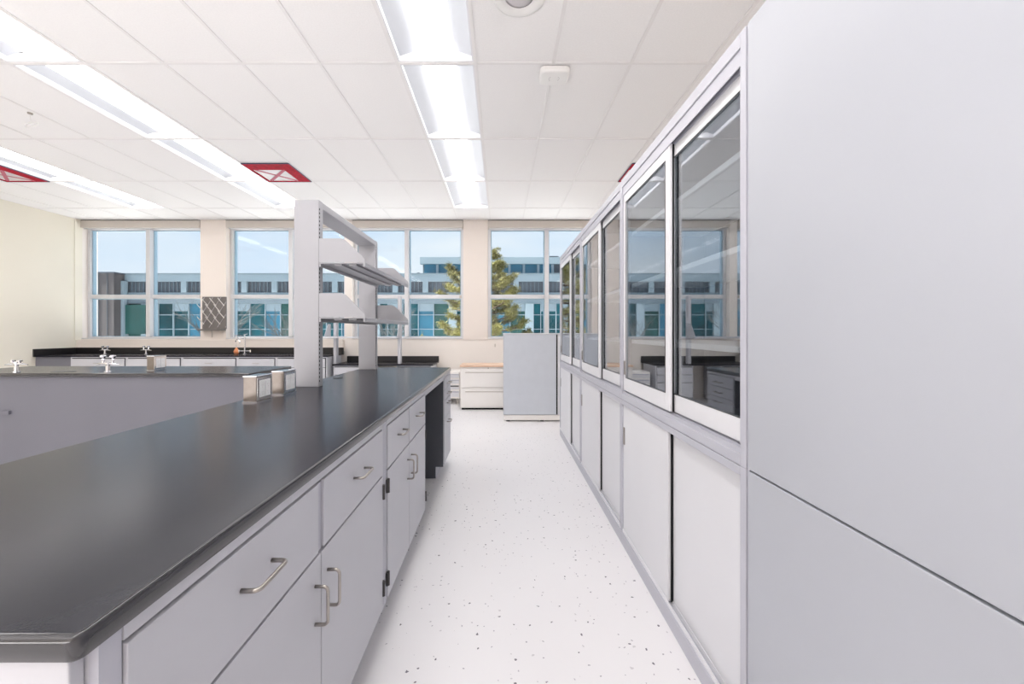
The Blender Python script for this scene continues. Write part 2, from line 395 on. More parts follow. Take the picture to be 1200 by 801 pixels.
# wifi box, speaker, ring pull
t = thing('wireless_access_point', 'white square wireless access point at a ceiling grid crossing', 'access point', (.43, 3.21, HT-.006))
b = bmesh.new(); prev = None; rings = []
for ins, zz_ in ((0, -.006), (0, -.034), (.006, -.043), (.018, -.048)):
    ring = []
    for qx, qy, a0 in ((1, 1, 0), (-1, 1, PI/2), (-1, -1, PI), (1, -1, 3*PI/2)):
        for j in range(7):
            a = a0+PI/2*j/6; ring.append(b.verts.new((qx*(.118-.04)+(.04-ins)*math.cos(a), qy*(.095-.04)+(.04-ins)*math.sin(a), zz_)))
    rings.append(ring)
for p_, q_ in zip(rings, rings[1:]):
    for j in range(28): b.faces.new((p_[j], p_[(j+1) % 28], q_[(j+1) % 28], q_[j]))
b.faces.new(rings[0][::-1]); b.faces.new(rings[-1]); obj('housing', b, 'white', t)
boxo('mounting_plate', (-.09, .09, -.07, .07, -.006, 0), 'tee', t)
lg = bmesh.new()
for s in (-1, 1):
    pts = arc((s*.012, 0, -.0492), .03, -.9, .9, 8, 'xy')
    if s < 0: pts = [(2*(-.012)-p[0], p[1], p[2]) for p in pts]
    sweep(lg, pts, .002, 6)
obj('emblem', lg, 'grille', t)
t = thing('ceiling_speaker', 'round white ceiling speaker with grey grille above the aisle', 'speaker', (.115, 2.47, HT))
b = bmesh.new(); lathe(b, [(.168, -.0), (.166, -.012), (.155, -.016), (.10, -.020), (.092, -.010), (.05, -.010)], n=40); obj('trim_ring', b, 'white', t, smooth=True)
b = bmesh.new(); lathe(b, [(.092, -.011), (.07, -.016), (.03, -.018)], n=40); obj('grille', b, 'grille', t, smooth=True)
t = thing('ring_pull', 'small white ring hanging from the ceiling at upper left', 'pull ring', (-4.53, 3.81, HT))
b = bmesh.new(); lathe(b, [(.02, 0), (.018, -.012), (.006, -.014)], n=14); obj('ceiling_cap', b, 'nickel', t)
b = bmesh.new(); sweep(b, [(0,0,-.012), (.004,0,-.05), (.01,0,-.078)], .004, 6); obj('rod', b, 'white', t)
b = bmesh.new(); c_ = (.012, 0, -.112); pts = [(c_[0]+.048*math.cos(a), .02*math.sin(a), c_[2]+.034*math.sin(a)) for a in [2*PI*k/24 for k in range(25)]]
sweep(b, pts, .007, 6, cap=False); obj('ring', b, 'white', t, smooth=True)

# ================================================================== CASEWORK
def pull(vertical, c, L=.10, proj=.034, r=.0045):
    """wire pull, local front face y=0, towards -y"""
    cx, cz = c; h = L/2; q = .012; b = bmesh.new()
    pts = [(-h, -.0, 0), (-h, -proj+q, 0)]
    pts += [(-h+q-q*math.cos(a), -proj+q-q*math.sin(a), 0) for a in (PI/8, PI/4, 3*PI/8)]
    pts += [(-h+q, -proj, 0), (h-q, -proj, 0)]
    pts += [(h-q+q*math.sin(a), -proj+q-q*math.cos(a), 0) for a in (PI/8, PI/4, 3*PI/8)]
    pts += [(h, -proj+q, 0), (h, 0, 0)]
    if vertical: pts = [(0, p[1], p[0]) for p in pts]
    sweep(b, [(p[0]+cx, p[1], p[2]+cz) for p in pts], r, 8)
    return b
def front(name, t, x0, x1, z0, z1, handle, m, vertical=False, th=.018, hm='nickel', L=.10):
    """door / drawer front standing proud of the carcass; handle = (x, z)"""
    o = boxo(name, (x0, x1, -th, 0, z0, z1), m, t, .0015)
    if handle:
        b = pull(vertical, handle, L); bmesh.ops.translate(b, verts=b.verts, vec=(0, -th, 0)); obj('handle', b, hm, o, smooth=True)
    return o
def hinge(t, x, z, side, th=.018):
    b = bmesh.new(); lathe(b, [(.006, -.03), (.006, .03)], (x, -th-.003, z), 8); bx(b, x-.001, x+side*.012, -th-.0035, -th+.004, z-.028, z+.028)
    obj('hinge', b, 'hinge', t)
def carcass(t, W, D, z0, z1, m='paint', kick=.1, back=True, kickd=.055):
    b = bmesh.new(); th = .018
    bx(b, 0, th, 0, D, kick, z1); bx(b, W-th, W, 0, D, kick, z1); bx(b, th, W-th, 0, D, kick, kick+th); bx(b, th, W-th, 0, D, z1-th, z1); bx(b, th, W-th, D-.01, D, kick+th, z1-th)
    obj('body', b, m, t)
    b = bmesh.new(); bx(b, 0, W, kickd, D-.02, 0, kick); obj('toe_kick', b, 'frame', t)
    b = bmesh.new(); bx(b, th, W-th, .004, .018, kick+th, z1-th); obj('gap_lining', b, 'dark_gap', t)

XF = -.507; CT = .914; CB = CT-.031        # bench 1
G1 = 'grey base cabinets along the aisle side of the bench'
def unit(y0, W, label):
    return thing('base_cabinet', label, 'cabinet', (XF, y0, 0), PI/2, G1)
D1 = .80
# unit 1: two drawers over two doors
t = unit(.487, 1.186, 'grey base cabinet nearest the viewer, two drawers over two doors')
carcass(t, 1.186, D1, 0, CB)
o0 = .487
def F(t, y0, y1, z0, z1, hy, hz, vert=False, name='drawer'):
    return front(name, t, y0-o0, y1-o0, z0, z1, (hy-o0, hz) if hy else None, 'paint', vert)
F(t, .519, 1.062, .672, .857, .795, .778)
F(t, 1.095, 1.640, .672, .857, 1.367, .778)
F(t, .519, 1.0765, .115, .665, 1.042, .545, True, 'door')
F(t, 1.0815, 1.640, .115, .665, 1.117, .545, True, 'door')
boxo('centre_stile', (1.063-o0, 1.094-o0, -.010, 0, .668, .853), 'frame', t)
boxo('face_stile', (0, .03, -.012, 0, .1, CB), 'frame', t); boxo('face_stile', (1.643-o0, 1.186, -.012, 0, .1, CB), 'frame', t)
boxo('top_rail', (.031, 1.643-o0-.001, -.014, 0, .862, CB), 'paint', t)
for z in (.60, .20): hinge(t, 1.6415-o0, z, 1)
for z in (.60, .20): hinge(t, .518-o0, z, -1)
# unit 2
o0 = 1.676
t = unit(o0, .90, 'grey two-drawer base cabinet in the middle of the bench, beside the dark knee space')
carcass(t, .90, D1, 0, CB)
F(t, 1.713, 2.108, .672, .857, 1.925, .778); F(t, 2.122, 2.56, .672, .857, 2.33, .778)
F(t, 1.713, 2.113, .115, .665, 2.072, .545, True, 'door'); F(t, 2.118, 2.56, .115, .665, 2.158, .545, True, 'door')
boxo('face_stile', (0, .034, -.012, 0, .1, CB), 'frame', t); boxo('face_stile', (2.562-o0, .90, -.012, 0, .1, CB), 'frame', t)
boxo('top_rail', (.035, 2.561-o0, -.014, 0, .862, CB), 'paint', t)
for z in (.60, .20): hinge(t, 1.7115-o0, z, -1); hinge(t, 2.5615-o0, z, 1)
# knee space apron + back
t = thing('knee_space_panel', 'grey apron and back panel of the open knee space in the bench', 'panel', (XF, 2.578, 0), PI/2)
boxo('apron', (0, .825, -.014, .012, .845, CB), 'paint', t); boxo('back_panel', (0, .825, D1-.03, D1-.01, 0, CB), 'paint', t)
# unit 3: four drawers, side panel darkened to carry the knee-space shade
o0 = 3.411
t = unit(o0, .445, 'narrow four-drawer cabinet at the far end of the bench, dark side panel facing the viewer')
carcass(t, .445, D1, 0, CB)
for z0, z1, hz in ((.760, .857, .80), (.664, .755, .707), (.507, .659, .62), (.115, .502, .45)): F(t, 3.425, 3.843, z0, z1, 3.634, hz)
b = bmesh.new(); prism(b, [(-.004, 0-.01, .1), (-.004, -.01, CB), (-.004, D1, CB), (-.004, D1, 0), (-.004, .055, 0), (-.004, .055, .1)], (.004, 0, 0))
sp_ = obj('side_panel', b, 'shadowed', t); sp_['label'] = 'dark charcoal side panel, knee-space shade in its colour'
boxo('top_rail', (0, .445, -.014, 0, .862, CB), 'paint', t)
# end panel near the viewer
tag(boxo('end_panel', (XF-D1, XF-.004, .468, .4865, 0, CB), 'paint', None, .002), 'plain grey end panel closing the near end of the bench, below the black top', 'panel')

def counter(name, label, d, grp=None, m='resin', bev=.007, nosing=False):
    o = thing(name, label, 'countertop', ((d[0]+d[1])/2, (d[2]+d[3])/2, 0))
    cx, cy = o.location.x, o.location.y
    b = bmesh.new(); rr = .007; rings = []; R = .014
    lay = [(rr*.4, d[4]), (0, d[4]+rr*.4)]+[(rr-rr*math.cos(a), d[5]-rr+rr*math.sin(a)) for a in (0, .3, .6, .9, 1.2, 1.5708)]
    for ins, z in lay:
        ring = []
        for qx, qy, a0 in ((1, 1, 0), (-1, 1, PI/2), (-1, -1, PI), (1, -1, 3*PI/2)):
            for j in range(6):
                a = a0+PI/2*j/5; ring.append(b.verts.new((qx*((d[1]-d[0])/2-R)+(R-ins)*math.cos(a), qy*((d[3]-d[2])/2-R)+(R-ins)*math.sin(a), z)))
        rings.append(ring)
    for p_, q_ in zip(rings, rings[1:]):
        for j in range(24):
            f = b.faces.new((p_[j], p_[(j+1) % 24], q_[(j+1) % 24], q_[j])); f.material_index = 1; f.smooth = True
    b.faces.new(rings[0][::-1]); b.faces.new(rings[-1])
    obj('slab', b, m, o).data.materials.append(M['edge'])
    return o
ct = counter('countertop', 'long black resin countertop with rounded edge across the foreground bench', (-1.33, -.487, .455, 3.87, CB, CT), nosing=True)
b = bmesh.new(); lathe(b, [(.036, 0), (.036, .003), (.028, .004)], (0, 0, 0), 24); g = obj('cable_grommet', b, 'black', ct); g.location = (-1.235-ct.location.x, 3.0-ct.location.y, CT)

# outlet pedestals
def outlet_box(name, label, loc, rz=0, group=None):
    t = thing(name, label, 'outlet box', loc, rz, group)
    W, D, H = .066, .128, .132
    b = bmesh.new(); bx(b, -W/2, W/2, -D/2, D/2, .006, H-.006); obj('housing', b, 'steel', t, bevel=.003)
    boxo('top_cap', (-W/2-.002, W/2+.002, -D/2-.002, D/2+.002, H-.006, H), 'chrome', t, .002)
    boxo('base_plate', (-W/2-.003, W/2+.003, -D/2-.003, D/2+.003, 0, .006), 'chrome', t)
    p = boxo('face_plate', (W/2, W/2+.003, -D/2+.003, D/2-.003, .010, H-.010), 'chrome', t)
    for s in (-1, 1):
        o = boxo('receptacle', (W/2+.003, W/2+.006, s*.0235-.021, s*.0235+.021, .024, H-.024), 'outlet', t, .002)
        sl = bmesh.new()
        for zc in (.048, .084):
            for dy in (-.006, .006): bx(sl, W/2+.006, W/2+.0064, s*.0235+dy-.001, s*.0235+dy+.001, zc-.004, zc+.004)
            bx(sl, W/2+.006, W/2+.0064, s*.024-.002, s*.024+.002, zc-.013, zc-.009)
        obj('slots', sl, 'grille', o)
    return t
outlet_box('outlet_box', 'steel outlet box with two white receptacles, nearer of the pair on the black bench', (-1.234, 2.01, CT))
outlet_box('outlet_box', 'steel outlet box with two white receptacles, just in front of the tall shelf upright', (-1.232, 2.25, CT))

# reagent shelving on bench 1
def upright(t, x0, x1, y0, y1, z0, z1, edge='x1'):
    o = boxo('upright', (x0, x1, y0, y1, z0, z1), 'shelving', t, .003)
    s = bmesh.new(); z = z0+.03
    while z < z1-.05:
        bx(s, x1-.0005, x1+.0006, y0+.006, y0+.016, z, z+.012); z += .0254
    ss = obj('slots', s, 'dark_gap', o); ss['kind'] = 'stuff'
    return o
U0, U1 = (-1.312, -1.155)
t = thing('reagent_shelf', 'grey metal two-tier shelving with slotted uprights standing on the black bench', 'shelving', (0, 0, 0))
upright(t, U0, U1, 2.51, 2.57, CT, 2.10); upright(t, U0, U1, 3.65, 3.71, CT, 2.10)
b = bmesh.new(); bx(b, U0, U1, 2.57, 3.65, 2.055, 2.098); obj('top_beam', b, 'shelving', t, bevel=.003)
def shelf(t, zb, zt, zbr, y0, y1, xb, xf, sub='shelving'):
    b = bmesh.new(); bx(b, xb, xf, y0, y1, zt-.006, zt); bx(b, xf-.012, xf, y0, y1, zb, zt-.006); bx(b, xb, xb+.012, y0, y1, zb-.0, zt-.006)
    for k in (.30, .62): xx = xb+(xf-xb)*k; bx(b, xx, xx+.05, y0+.02, y1-.02, zb+.010, zt-.006)
    s = obj('shelf', b, 'shelving', t, bevel=.002)
    for ya in (y0, y1-.006):
        br = bmesh.new(); w_ = xf-xb
        prism(br, [(xb, ya, zt+.002), (xb, ya, zbr), (xb+w_*.5, ya, zbr), (xb+w_*.58, ya, zbr-.012), (xf-.006, ya, zt+.028), (xf, ya, zt+.012), (xf, ya, zt+.002)], (0, .006, 0))
        obj('end_bracket', br, 'shelving', s)
    return s
shelf(t, 1.675, 1.702, 1.855, 2.512, 3.69, U1+.001, -.862); shelf(t, 1.325, 1.353, 1.508, 2.512, 3.69, U1+.001, -.862)

rebase(t, (-1.23, 3.11, CT))
# ================================================================== GLASS CABINETS (right)
XR = .72
ybs = [1.165, 2.37, 3.59, 4.84]
SP = .862
names = ['nearest', 'middle', 'farthest']
for i in range(3):
    y0, y1 = ybs[i], ybs[i+1]; W = y1-y0; ym = (y0+y1)/2-.03
    # upper cabinet. local: x = depth into cabinet from XR, y along
    t = thing('glass_cabinet', 'upper grey cabinet with two sliding glass doors, %s of the three along the right side' % names[i], 'cabinet', (XR, y0, SP), 0, 'sliding glass door cabinets')
    T = 2.165-SP; st = .028
    b = bmesh.new()
    bx(b, 0, .05, 0, st, 0, T); bx(b, 0, .05, W-st*.5, W, 0, T); bx(b, 0, .05, st, W-st*.5, T-.045, T); bx(b, 0, .05, st, W-st*.5, 0, .035)
    obj('face_frame', b, 'frame', t, bevel=.002)
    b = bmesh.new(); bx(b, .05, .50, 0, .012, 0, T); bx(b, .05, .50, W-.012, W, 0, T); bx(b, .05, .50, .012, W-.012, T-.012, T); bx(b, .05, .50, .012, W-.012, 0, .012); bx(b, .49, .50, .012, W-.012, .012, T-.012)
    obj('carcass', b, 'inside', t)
    for xx in (.006, .030, .047): boxo('upper_track', (xx, xx+.003, st, W-st*.5, T-.095, T-.045), 'frame', t); boxo('lower_track', (xx, xx+.003, st, W-st*.5, .035, .05), 'frame', t)
    for nm, xa, a, c in (('front', .010, ym-y0-.02, W-.015), ('rear', .032, .012, ym-y0+.03)):
        b = bmesh.new(); z0, z1 = .066-.01, T-.092+.01; s = .040; rb = .075; rt = .06
        bx(b, xa, xa+.014, a, a+s, z0, z1); bx(b, xa, xa+.014, c-s, c, z0, z1); bx(b, xa, xa+.014, a+s, c-s, z0, z0+rb); bx(b, xa, xa+.014, a+s, c-s, z1-rt, z1)
        d_ = obj('sliding_door', b, 'wframe', t, bevel=.002)
        boxo('glass_pane', (xa+.005, xa+.009, a+s, c-s, z0+rb, z1-rt), 'glass', d_)
        g = bmesh.new(); q = .004
        bx(g, xa-.001, xa+.001, a+s, a+s+q, z0+rb, z1-rt); bx(g, xa-.001, xa+.001, c-s-q, c-s, z0+rb, z1-rt); bx(g, xa-.001, xa+.001, a+s+q, c-s-q, z1-rt-q, z1-rt); bx(g, xa-.001, xa+.001, a+s+q, c-s-q, z0+rb, z0+rb+q*.6)
        obj('glazing_bead', g, 'hinge', d_)
        if nm == 'front': boxo('finger_pull', (xa-.004, xa, c-.030, c-.012, .15, .23), 'steel', d_)
    b_ = boxo('edge_strip', (.0245, .0285, ym-y0-.026, ym-y0-.0205, .056, T-.09), 'dark_gap', t)
    for h in (1.83, 1.525, 1.195):
        o = boxo('shelf', (.056, .48, .016, W-.016, h-SP, h-SP+.022), 'shelfw', t, .002)
    # lower cabinet
    t = thing('base_cabinet', 'low pale cabinet with two sliding solid doors, %s of the three under the glass cabinets' % names[i], 'cabinet', (XR, y0, 0), 0, 'sliding solid door cabinets')
    T = SP
    b = bmesh.new(); bx(b, 0, .05, 0, st, .09, T); bx(b, 0, .05, W-st*.5, W, .09, T); bx(b, 0, .05, st, W-st*.5, T-.03, T-.002); bx(b, 0, .05, 0, W, .0, .075)
    obj('face_frame', b, 'frame', t, bevel=.002)
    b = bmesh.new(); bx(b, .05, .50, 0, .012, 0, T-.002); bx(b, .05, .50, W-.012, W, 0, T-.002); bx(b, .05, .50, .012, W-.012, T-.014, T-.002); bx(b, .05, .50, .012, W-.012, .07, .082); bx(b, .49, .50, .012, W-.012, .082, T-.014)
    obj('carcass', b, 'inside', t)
    for xx in (.004, .025, .047): boxo('lower_track', (xx, xx+.003, st, W-st*.5, .075, .095), 'wframe', t)
    d1 = boxo('sliding_door', (.008, .022, ym-y0-.01, W-.015, .09, T-.032), 'door_white', t, .002)
    boxo('finger_pull', (.004, .008, W-.045, W-.025, .60, .70), 'steel', d1)
    boxo('sliding_door', (.030, .044, st*.4, ym-y0+.02, .09, T-.032), 'door_white', t, .002)
    boxo('edge_strip', (.020, .0285, ym-y0-.018, ym-y0-.0115, .09, T-.032), 'dark_gap', t)
# tall blank cabinet next to the viewer
t = thing('tall_cabinet', 'plain tall blue-grey cabinet with flush upper and lower doors at the right edge', 'cabinet', (XR, -.35, 0))
W = 1.165+.35
boxo('body', (.022, .50, 0, W-.003, 0, 2.165), 'frame', t)
boxo('upper_door', (0, .021, 0, W-.012, SP+.003, 2.165), 'panel', t, .002)
boxo('lower_door', (0, .021, 0, W-.012, .0, SP-.003), 'panel', t, .002)
boxo('edge_seam', (.004, .021, W-.011, W-.004, 0, 2.165), 'frame', t)

# ================================================================== BENCH 2 (left, its back panel to the viewer)
B2Y0, B2Y1, B2X = 3.33, 4.01, -2.117
for k, (xa, lab) in enumerate(((B2X-1.32, 'grey cabinet under the sink bench, right end, plain back to the viewer'), (B2X-2.62, 'grey cabinet under the sink bench at the left picture edge, plain back to the viewer'))):
    t = thing('base_cabinet', lab, 'cabinet', (xa+1.298, B2Y1-.03, 0), PI)
    carcass(t, 1.296, B2Y1-B2Y0-.085, 0, CB)
    for a, b_ in ((.02, .64), (.656, 1.276)):
        front('drawer', t, a, b_, .672, .857, ((a+b_)/2, .77), 'paint'); front('door', t, a, b_, .115, .665, (b_-.04 if a < .1 else a+.04, .545), 'paint', True)
t = thing('back_panel', 'plain grey finished back panel of the sink bench, facing the viewer', 'panel', (B2X-2.62, B2Y0+.028, 0))
boxo('sheet', (-.02, 2.60, 0, .0155, 0, CB), 'benchgrey', t, .002)
boxo('bracket', (.52, .585, -.02, 0, .565, .595), 'benchgrey', t, .002)
c2 = counter('countertop', 'black resin countertop of the sink bench behind the foreground bench, with gas taps', (B2X-2.66, B2X, B2Y0, B2Y1, CB, CT))
b = bmesh.new(); lathe(b, [(.10, 0), (.10, .002), (.085, .0022), (.08, .0012)], (0, 0, 0), 28, sy=.55)
g = obj('cup_sink', b, 'black', c2); g.location = (-3.82-c2.location.x, 3.46-c2.location.y, CT)

def turret(label, loc, tall=True, s=1.0):
    t = thing('gas_tap', label, 'tap', loc, group='lab service taps'); 
    b = bmesh.new(); lathe(b, [(.026*s, 0), (.026*s, .006*s), (.016*s, .012*s), (.014*s, .06*s), (.02*s, .066*s), (.02*s, .085*s), (.012*s, .09*s)], n=18); obj('post', b, 'chrome', t, smooth=False)
    for sx in (-1, 1):
        b = bmesh.new(); sweep(b, [(sx*.01*s, 0, .074*s), (sx*.05*s, 0, .074*s), (sx*.075*s, 0, .070*s), (sx*.10*s, 0, .066*s)], [.011*s, .009*s, .006*s, .004*s], 10); obj('nozzle', b, 'chrome', t)
        if tall:
            b = bmesh.new(); lathe(b, [(.009*s, .075*s), (.009*s, .10*s), (.013*s, .105*s), (.008*s, .118*s), (.02*s, .128*s), (.024*s, .138*s), (.014*s, .147*s), (.004*s, .149*s)], (sx*.042*s, 0, 0), 14)
        else:
            b = bmesh.new(); lathe(b, [(.009*s, .075*s), (.009*s, .09*s), (.018*s, .092*s), (.018*s, .105*s), (.006*s, .108*s)], (sx*.03*s, 0, 0), 14)
        obj('knob', b, 'chrome', t)
    return t
turret('chrome double gas tap with round knobs on the sink bench, left of the outlet box', (-3.385, 3.41, CT))
turret('low chrome double gas tap on the sink bench by the left picture edge', (-4.15, 3.39, CT), False)
outlet_box('outlet_box', 'steel outlet box standing alone on the sink bench', (-3.13, 3.60, CT))

# ================================================================== BACK BENCH under windows
BT, BB = .857, .832; BY = 6.72
c3 = thing('countertop', 'long black countertop with backsplash under the left windows', 'countertop', (-5.45, 7.1, 0))
def rel(o, d): x, y = o.location.x, o.location.y; return (d[0]-x, d[1]-x, d[2]-y, d[3]-y, d[4], d[5])
boxo('slab', rel(c3, (WX0+.005, -2.93, BY-.02, WY1-.105, BB, BT)), 'resin', c3, .004)
boxo('backsplash', rel(c3, (WX0+.005, -2.93, WY1-.125, WY1-.105, BT, .965)), 'black', c3, .002)
boxo('side_splash', rel(c3, (WX0+.005, WX0+.025, BY-.02, WY1-.125, BT, .965)), 'black', c3, .002)
ed = [-7.30, -6.35, -5.41, -4.47, -3.81, -2.95]
desc = ['beside the left knee space', 'second from the knee space', 'under the pegboard column', 'in front of the tall faucet', 'behind the shelf upright']
for k in range(5):
    a, b_ = ed[k], ed[k+1]; W = b_-a-.002
    t = thing('base_cabinet', 'low grey window-wall cabinet with drawers, %s' % desc[k], 'cabinet', (a, BY, 0), 0, 'grey cabinets under the window counter')
    carcass(t, W, .62, 0, BB)
    n = 1 if W < .8 else 1
    front('drawer', t, .03, W-.03, .655, .80, (W/2, .73), 'paint')
    m_ = W/2
    front('door', t, .03, m_-.003, .115, .648, (m_-.04, .55), 'paint', True); front('door', t, m_+.003, W-.03, .115, .648, (m_+.04, .55), 'paint', True)
tag(boxo('front_apron', (WX0+.006, -7.303, 6.74, 6.76, .66, BB), 'benchgrey'), 'grey apron below the window counter at its left end', 'panel')
tag(boxo('back_panel', (WX0+.01, -7.305, 7.33, 7.35, 0, BB), 'shadowed'), 'dark back panel of the knee space beneath the counter by the left wall', 'panel')
turret('chrome double gas tap on the window counter, below the leftmost window', (-7.12, 7.12, BT), s=1.0)
turret('second chrome double gas tap on the window counter, right of the first', (-6.38, 7.12, BT), s=1.0)

# tall faucet
t = thing('faucet', 'tall chrome lab faucet with cross handles on the window counter', 'faucet', (-4.54, 7.02, BT))
b = bmesh.new(); lathe(b, [(.03, 0), (.03, .01), (.014, .016), (.012, .30), (.008, .31)], n=16); obj('post', b, 'chrome', t)
b = bmesh.new(); sweep(b, [(0, 0, .285), (-.06, -.01, .285), (-.12, -.02, .28), (-.145, -.02, .26), (-.15, -.02, .22)], .008, 10); obj('spout', b, 'chrome', t, smooth=True)
b = bmesh.new(); sweep(b, [(-.10, 0, .06), (.10, 0, .06)], .010, 10); bx(b, -.11, -.09, -.008, .008, .04, .08); bx(b, .09, .11, -.008, .008, .04, .08); obj('cross_handle', b, 'chrome', t)
b = bmesh.new(); sweep(b, [(-.03, 0, .345), (.05, 0, .36)], .005, 8); sweep(b, [(0, 0, .30), (0, 0, .35)], .006, 8); obj('top_lever', b, 'chrome', t)
t = thing('spray_hose', 'orange-handled rinse hose on a thin chrome riser beside the tall faucet', 'hose', (-4.76, 7.12, BT))
b = bmesh.new(); sweep(b, [(0, 0, 0), (0, 0, .34)], .004, 8); obj('riser', b, 'chrome', t)
b = bmesh.new(); lathe(b, [(.006, .0), (.035, .01), (.045, .05), (.03, .085), (.012, .11), (.008, .12)], n=16, c=(.012, -.012, 0)); obj('handle', b, 'orange', t, smooth=True)
b = bmesh.new(); sweep(b, [(-.05, 0, .34), (.10, 0, .335)], .005, 8); sweep(b, [(0, 0, .33), (.05, -.02, .27), (.09, -.03, .22), (.07, -.03, .20)], .008, 8); obj('nozzle', b, 'chrome', t)

# pegboard drying rack
px0, px1, pz0, pz1 = -5.62, -5.17, 1.31, 1.915
t = thing('drying_rack', 'grey pegboard drying rack with slanted white pegs on the column between the left windows', 'drying rack', ((px0+px1)/2, WY1-.03, pz0))
W2 = (px1-px0)/2; Hh = pz1-pz0
boxo('board', (-W2, W2, -.01, .01, 0, Hh), 'pegboard', t, .002)
boxo('drip_tray', (-W2-.01, W2, -.12, -.01, -.03, 0), 'pegboard', t, .004)
b = bmesh.new(); sweep(b, [(-.05, 0, -.03), (-.05, .004, -.16)], .006, 6); obj('drain_tube', b, 'nickel', t)
tpeg = None
for k in range(6):
    zz = .10+.115*k
    xs = [-.20, -.047, .105] if k % 2 == 0 else [-.122, .03, .182]
    if zz > Hh-.05: continue
    for x in xs:
        if x < -W2 or x > W2: continue
        if tpeg is None:
            b = bmesh.new(); sweep(b, [(0, 0, 0), (-.001, -.13, .10), (-.002, -.155, .125)], [.008, .007, .006], 8); lathe(b, [(.012, 0), (.012, -.006)], (0, 0, 0), 10, 'y')
            tpeg = obj('peg', b, 'peg', t, loc=(x, -.011, zz))
        else: obj('peg', tpeg.data, None, t, loc=(x, -.011, zz))
b = bmesh.new()
for k in range(-4, 5):
    for s in (1,):
        x0 = -W2; pts = []
        c0 = k*.153
        # thin grey rods slanting up to the right
        p = [(x, (x-(-.20))*1.5+.10+c0*1.5) for x in (-W2, W2)]
        q = []
        (xa, za), (xb_, zb_) = p
        za_, zc_ = max(za, 0.03), min(zb_, Hh-.01)
        if zc_ <= za_: continue
        xa2 = xa+(za_-za)/1.5; xb2 = xa+(zc_-za)/1.5
        if xb2 > xa2: sweep(b, [(xa2, -.014, za_), (xb2, -.014, zc_)], .0035, 6)
obj('thin_rod', b, 'grille', t)

# ================================================================== BACK RIGHT DESK with small shelving
t = thing('countertop', 'low black desk counter with backsplash below the window behind the shelving', 'countertop', (-2.05, 7.1, 0))
boxo('slab', rel(t, (-2.90, -1.17, 6.80, WY1-.01, .675, .70)), 'resin', t, .004)
boxo('backsplash', rel(t, (-2.90, -1.17, WY1-.03, WY1-.01, .70, .80)), 'black', t, .002)
t = thing('base_cabinet', 'desk-height grey drawer cabinet under the low counter, at its right end', 'cabinet', (-1.80, 6.83, 0)); carcass(t, .60, .6, 0, .675)
for z0, z1 in ((.52, .645), (.385, .512), (.115, .377)): front('drawer', t, .02, .58, z0, z1, (.30, (z0+z1)/2), 'paint')
t = thing('base_cabinet', 'desk-height grey drawer cabinet under the low counter, at its left end', 'cabinet', (-2.89, 6.83, 0)); carcass(t, .60, .6, 0, .675)
for z0, z1 in ((.52, .645), (.385, .512), (.115, .377)): front('drawer', t, .02, .58, z0, z1, (.30, (z0+z1)/2), 'paint')
t = thing('reagent_shelf', 'small grey one-tier shelving on the low counter in front of the window', 'shelving', (0, 0, 0))
for xa in (-2.96+.04, -1.80): boxo('upright', (xa, xa+.05, 6.90, 7.0, .70, 1.885), 'paint', t, .003)
b = bmesh.new(); bx(b, -2.97, -1.745, 6.66, 6.90, 1.15, 1.175); s = obj('shelf', b, 'paint', t, bevel=.003)
for xa in (-2.97, -1.751):
    br = bmesh.new(); prism(br, [(xa, 6.90, 1.175), (xa, 6.90, 1.39), (xa, 6.80, 1.39), (xa, 6.66, 1.20), (xa, 6.66, 1.175)], (.006, 0, 0)); obj('end_bracket', br, 'paint', s)

rebase(t, (-2.3, 6.95, .70))
# ================================================================== FILE CABINET, PARTITION, PEDESTAL
t = thing('file_cabinet', 'warm white two-drawer lateral file cabinet with a pale wood top', 'cabinet', (-.655, 6.38, 0))
boxo('body', (0, .91, .02, .47, .03, .69), 'filewhite', t, .003)
boxo('wood_top', (-.008, .918, -.006, .475, .69, .722), 'wood', t, .003)
boxo('plinth', (.02, .89, .03, .46, 0, .03), 'dark_gap', t)
for z0, z1 in ((.365, .655), (.055, .345)):
    d = boxo('drawer', (.008, .902, 0, .019, z0, z1), 'filewhite', t, .003)
    boxo('pull', (.08, .83, -.008, 0, z1-.045, z1-.03), 'filewhite', d, .003); boxo('recess', (.08, .83, -.001, .0005, z1-.06, z1-.046), 'shade', d)
b = bmesh.new(); lathe(b, [(.009, 0), (.009, -.004)], (.45, .019, .672), 12, 'y'); obj('lock', b, 'nickel', t)

t = thing('storage_cabinet', 'low blue-grey storage cabinet on a white plinth standing at the end of the glass cabinets', 'cabinet', (.036, 5.56, 0))
boxo('body', (0, 1.0, .03, .50, .09, 1.225), 'frame', t)
boxo('front_panel', (.004, .742, 0, .028, .095, 1.222), 'fabric', t, .004)
boxo('side_panel', (.762, .996, .0, .028, .095, 1.222), 'wframe', t, .003)
boxo('vertical_gap', (.743, .761, .012, .030, .095, 1.222), 'dark_gap', t)
boxo('top_trim', (-.004, 1.004, -.003, .503, 1.225, 1.238), 'wframe', t)
boxo('plinth', (.005, .995, .004, .49, .018, .088), 'filewhite', t)
for xa in (.04, .52, .92): boxo('foot', (xa, xa+.05, .02, .07, 0, .018), 'dark_gap', t)

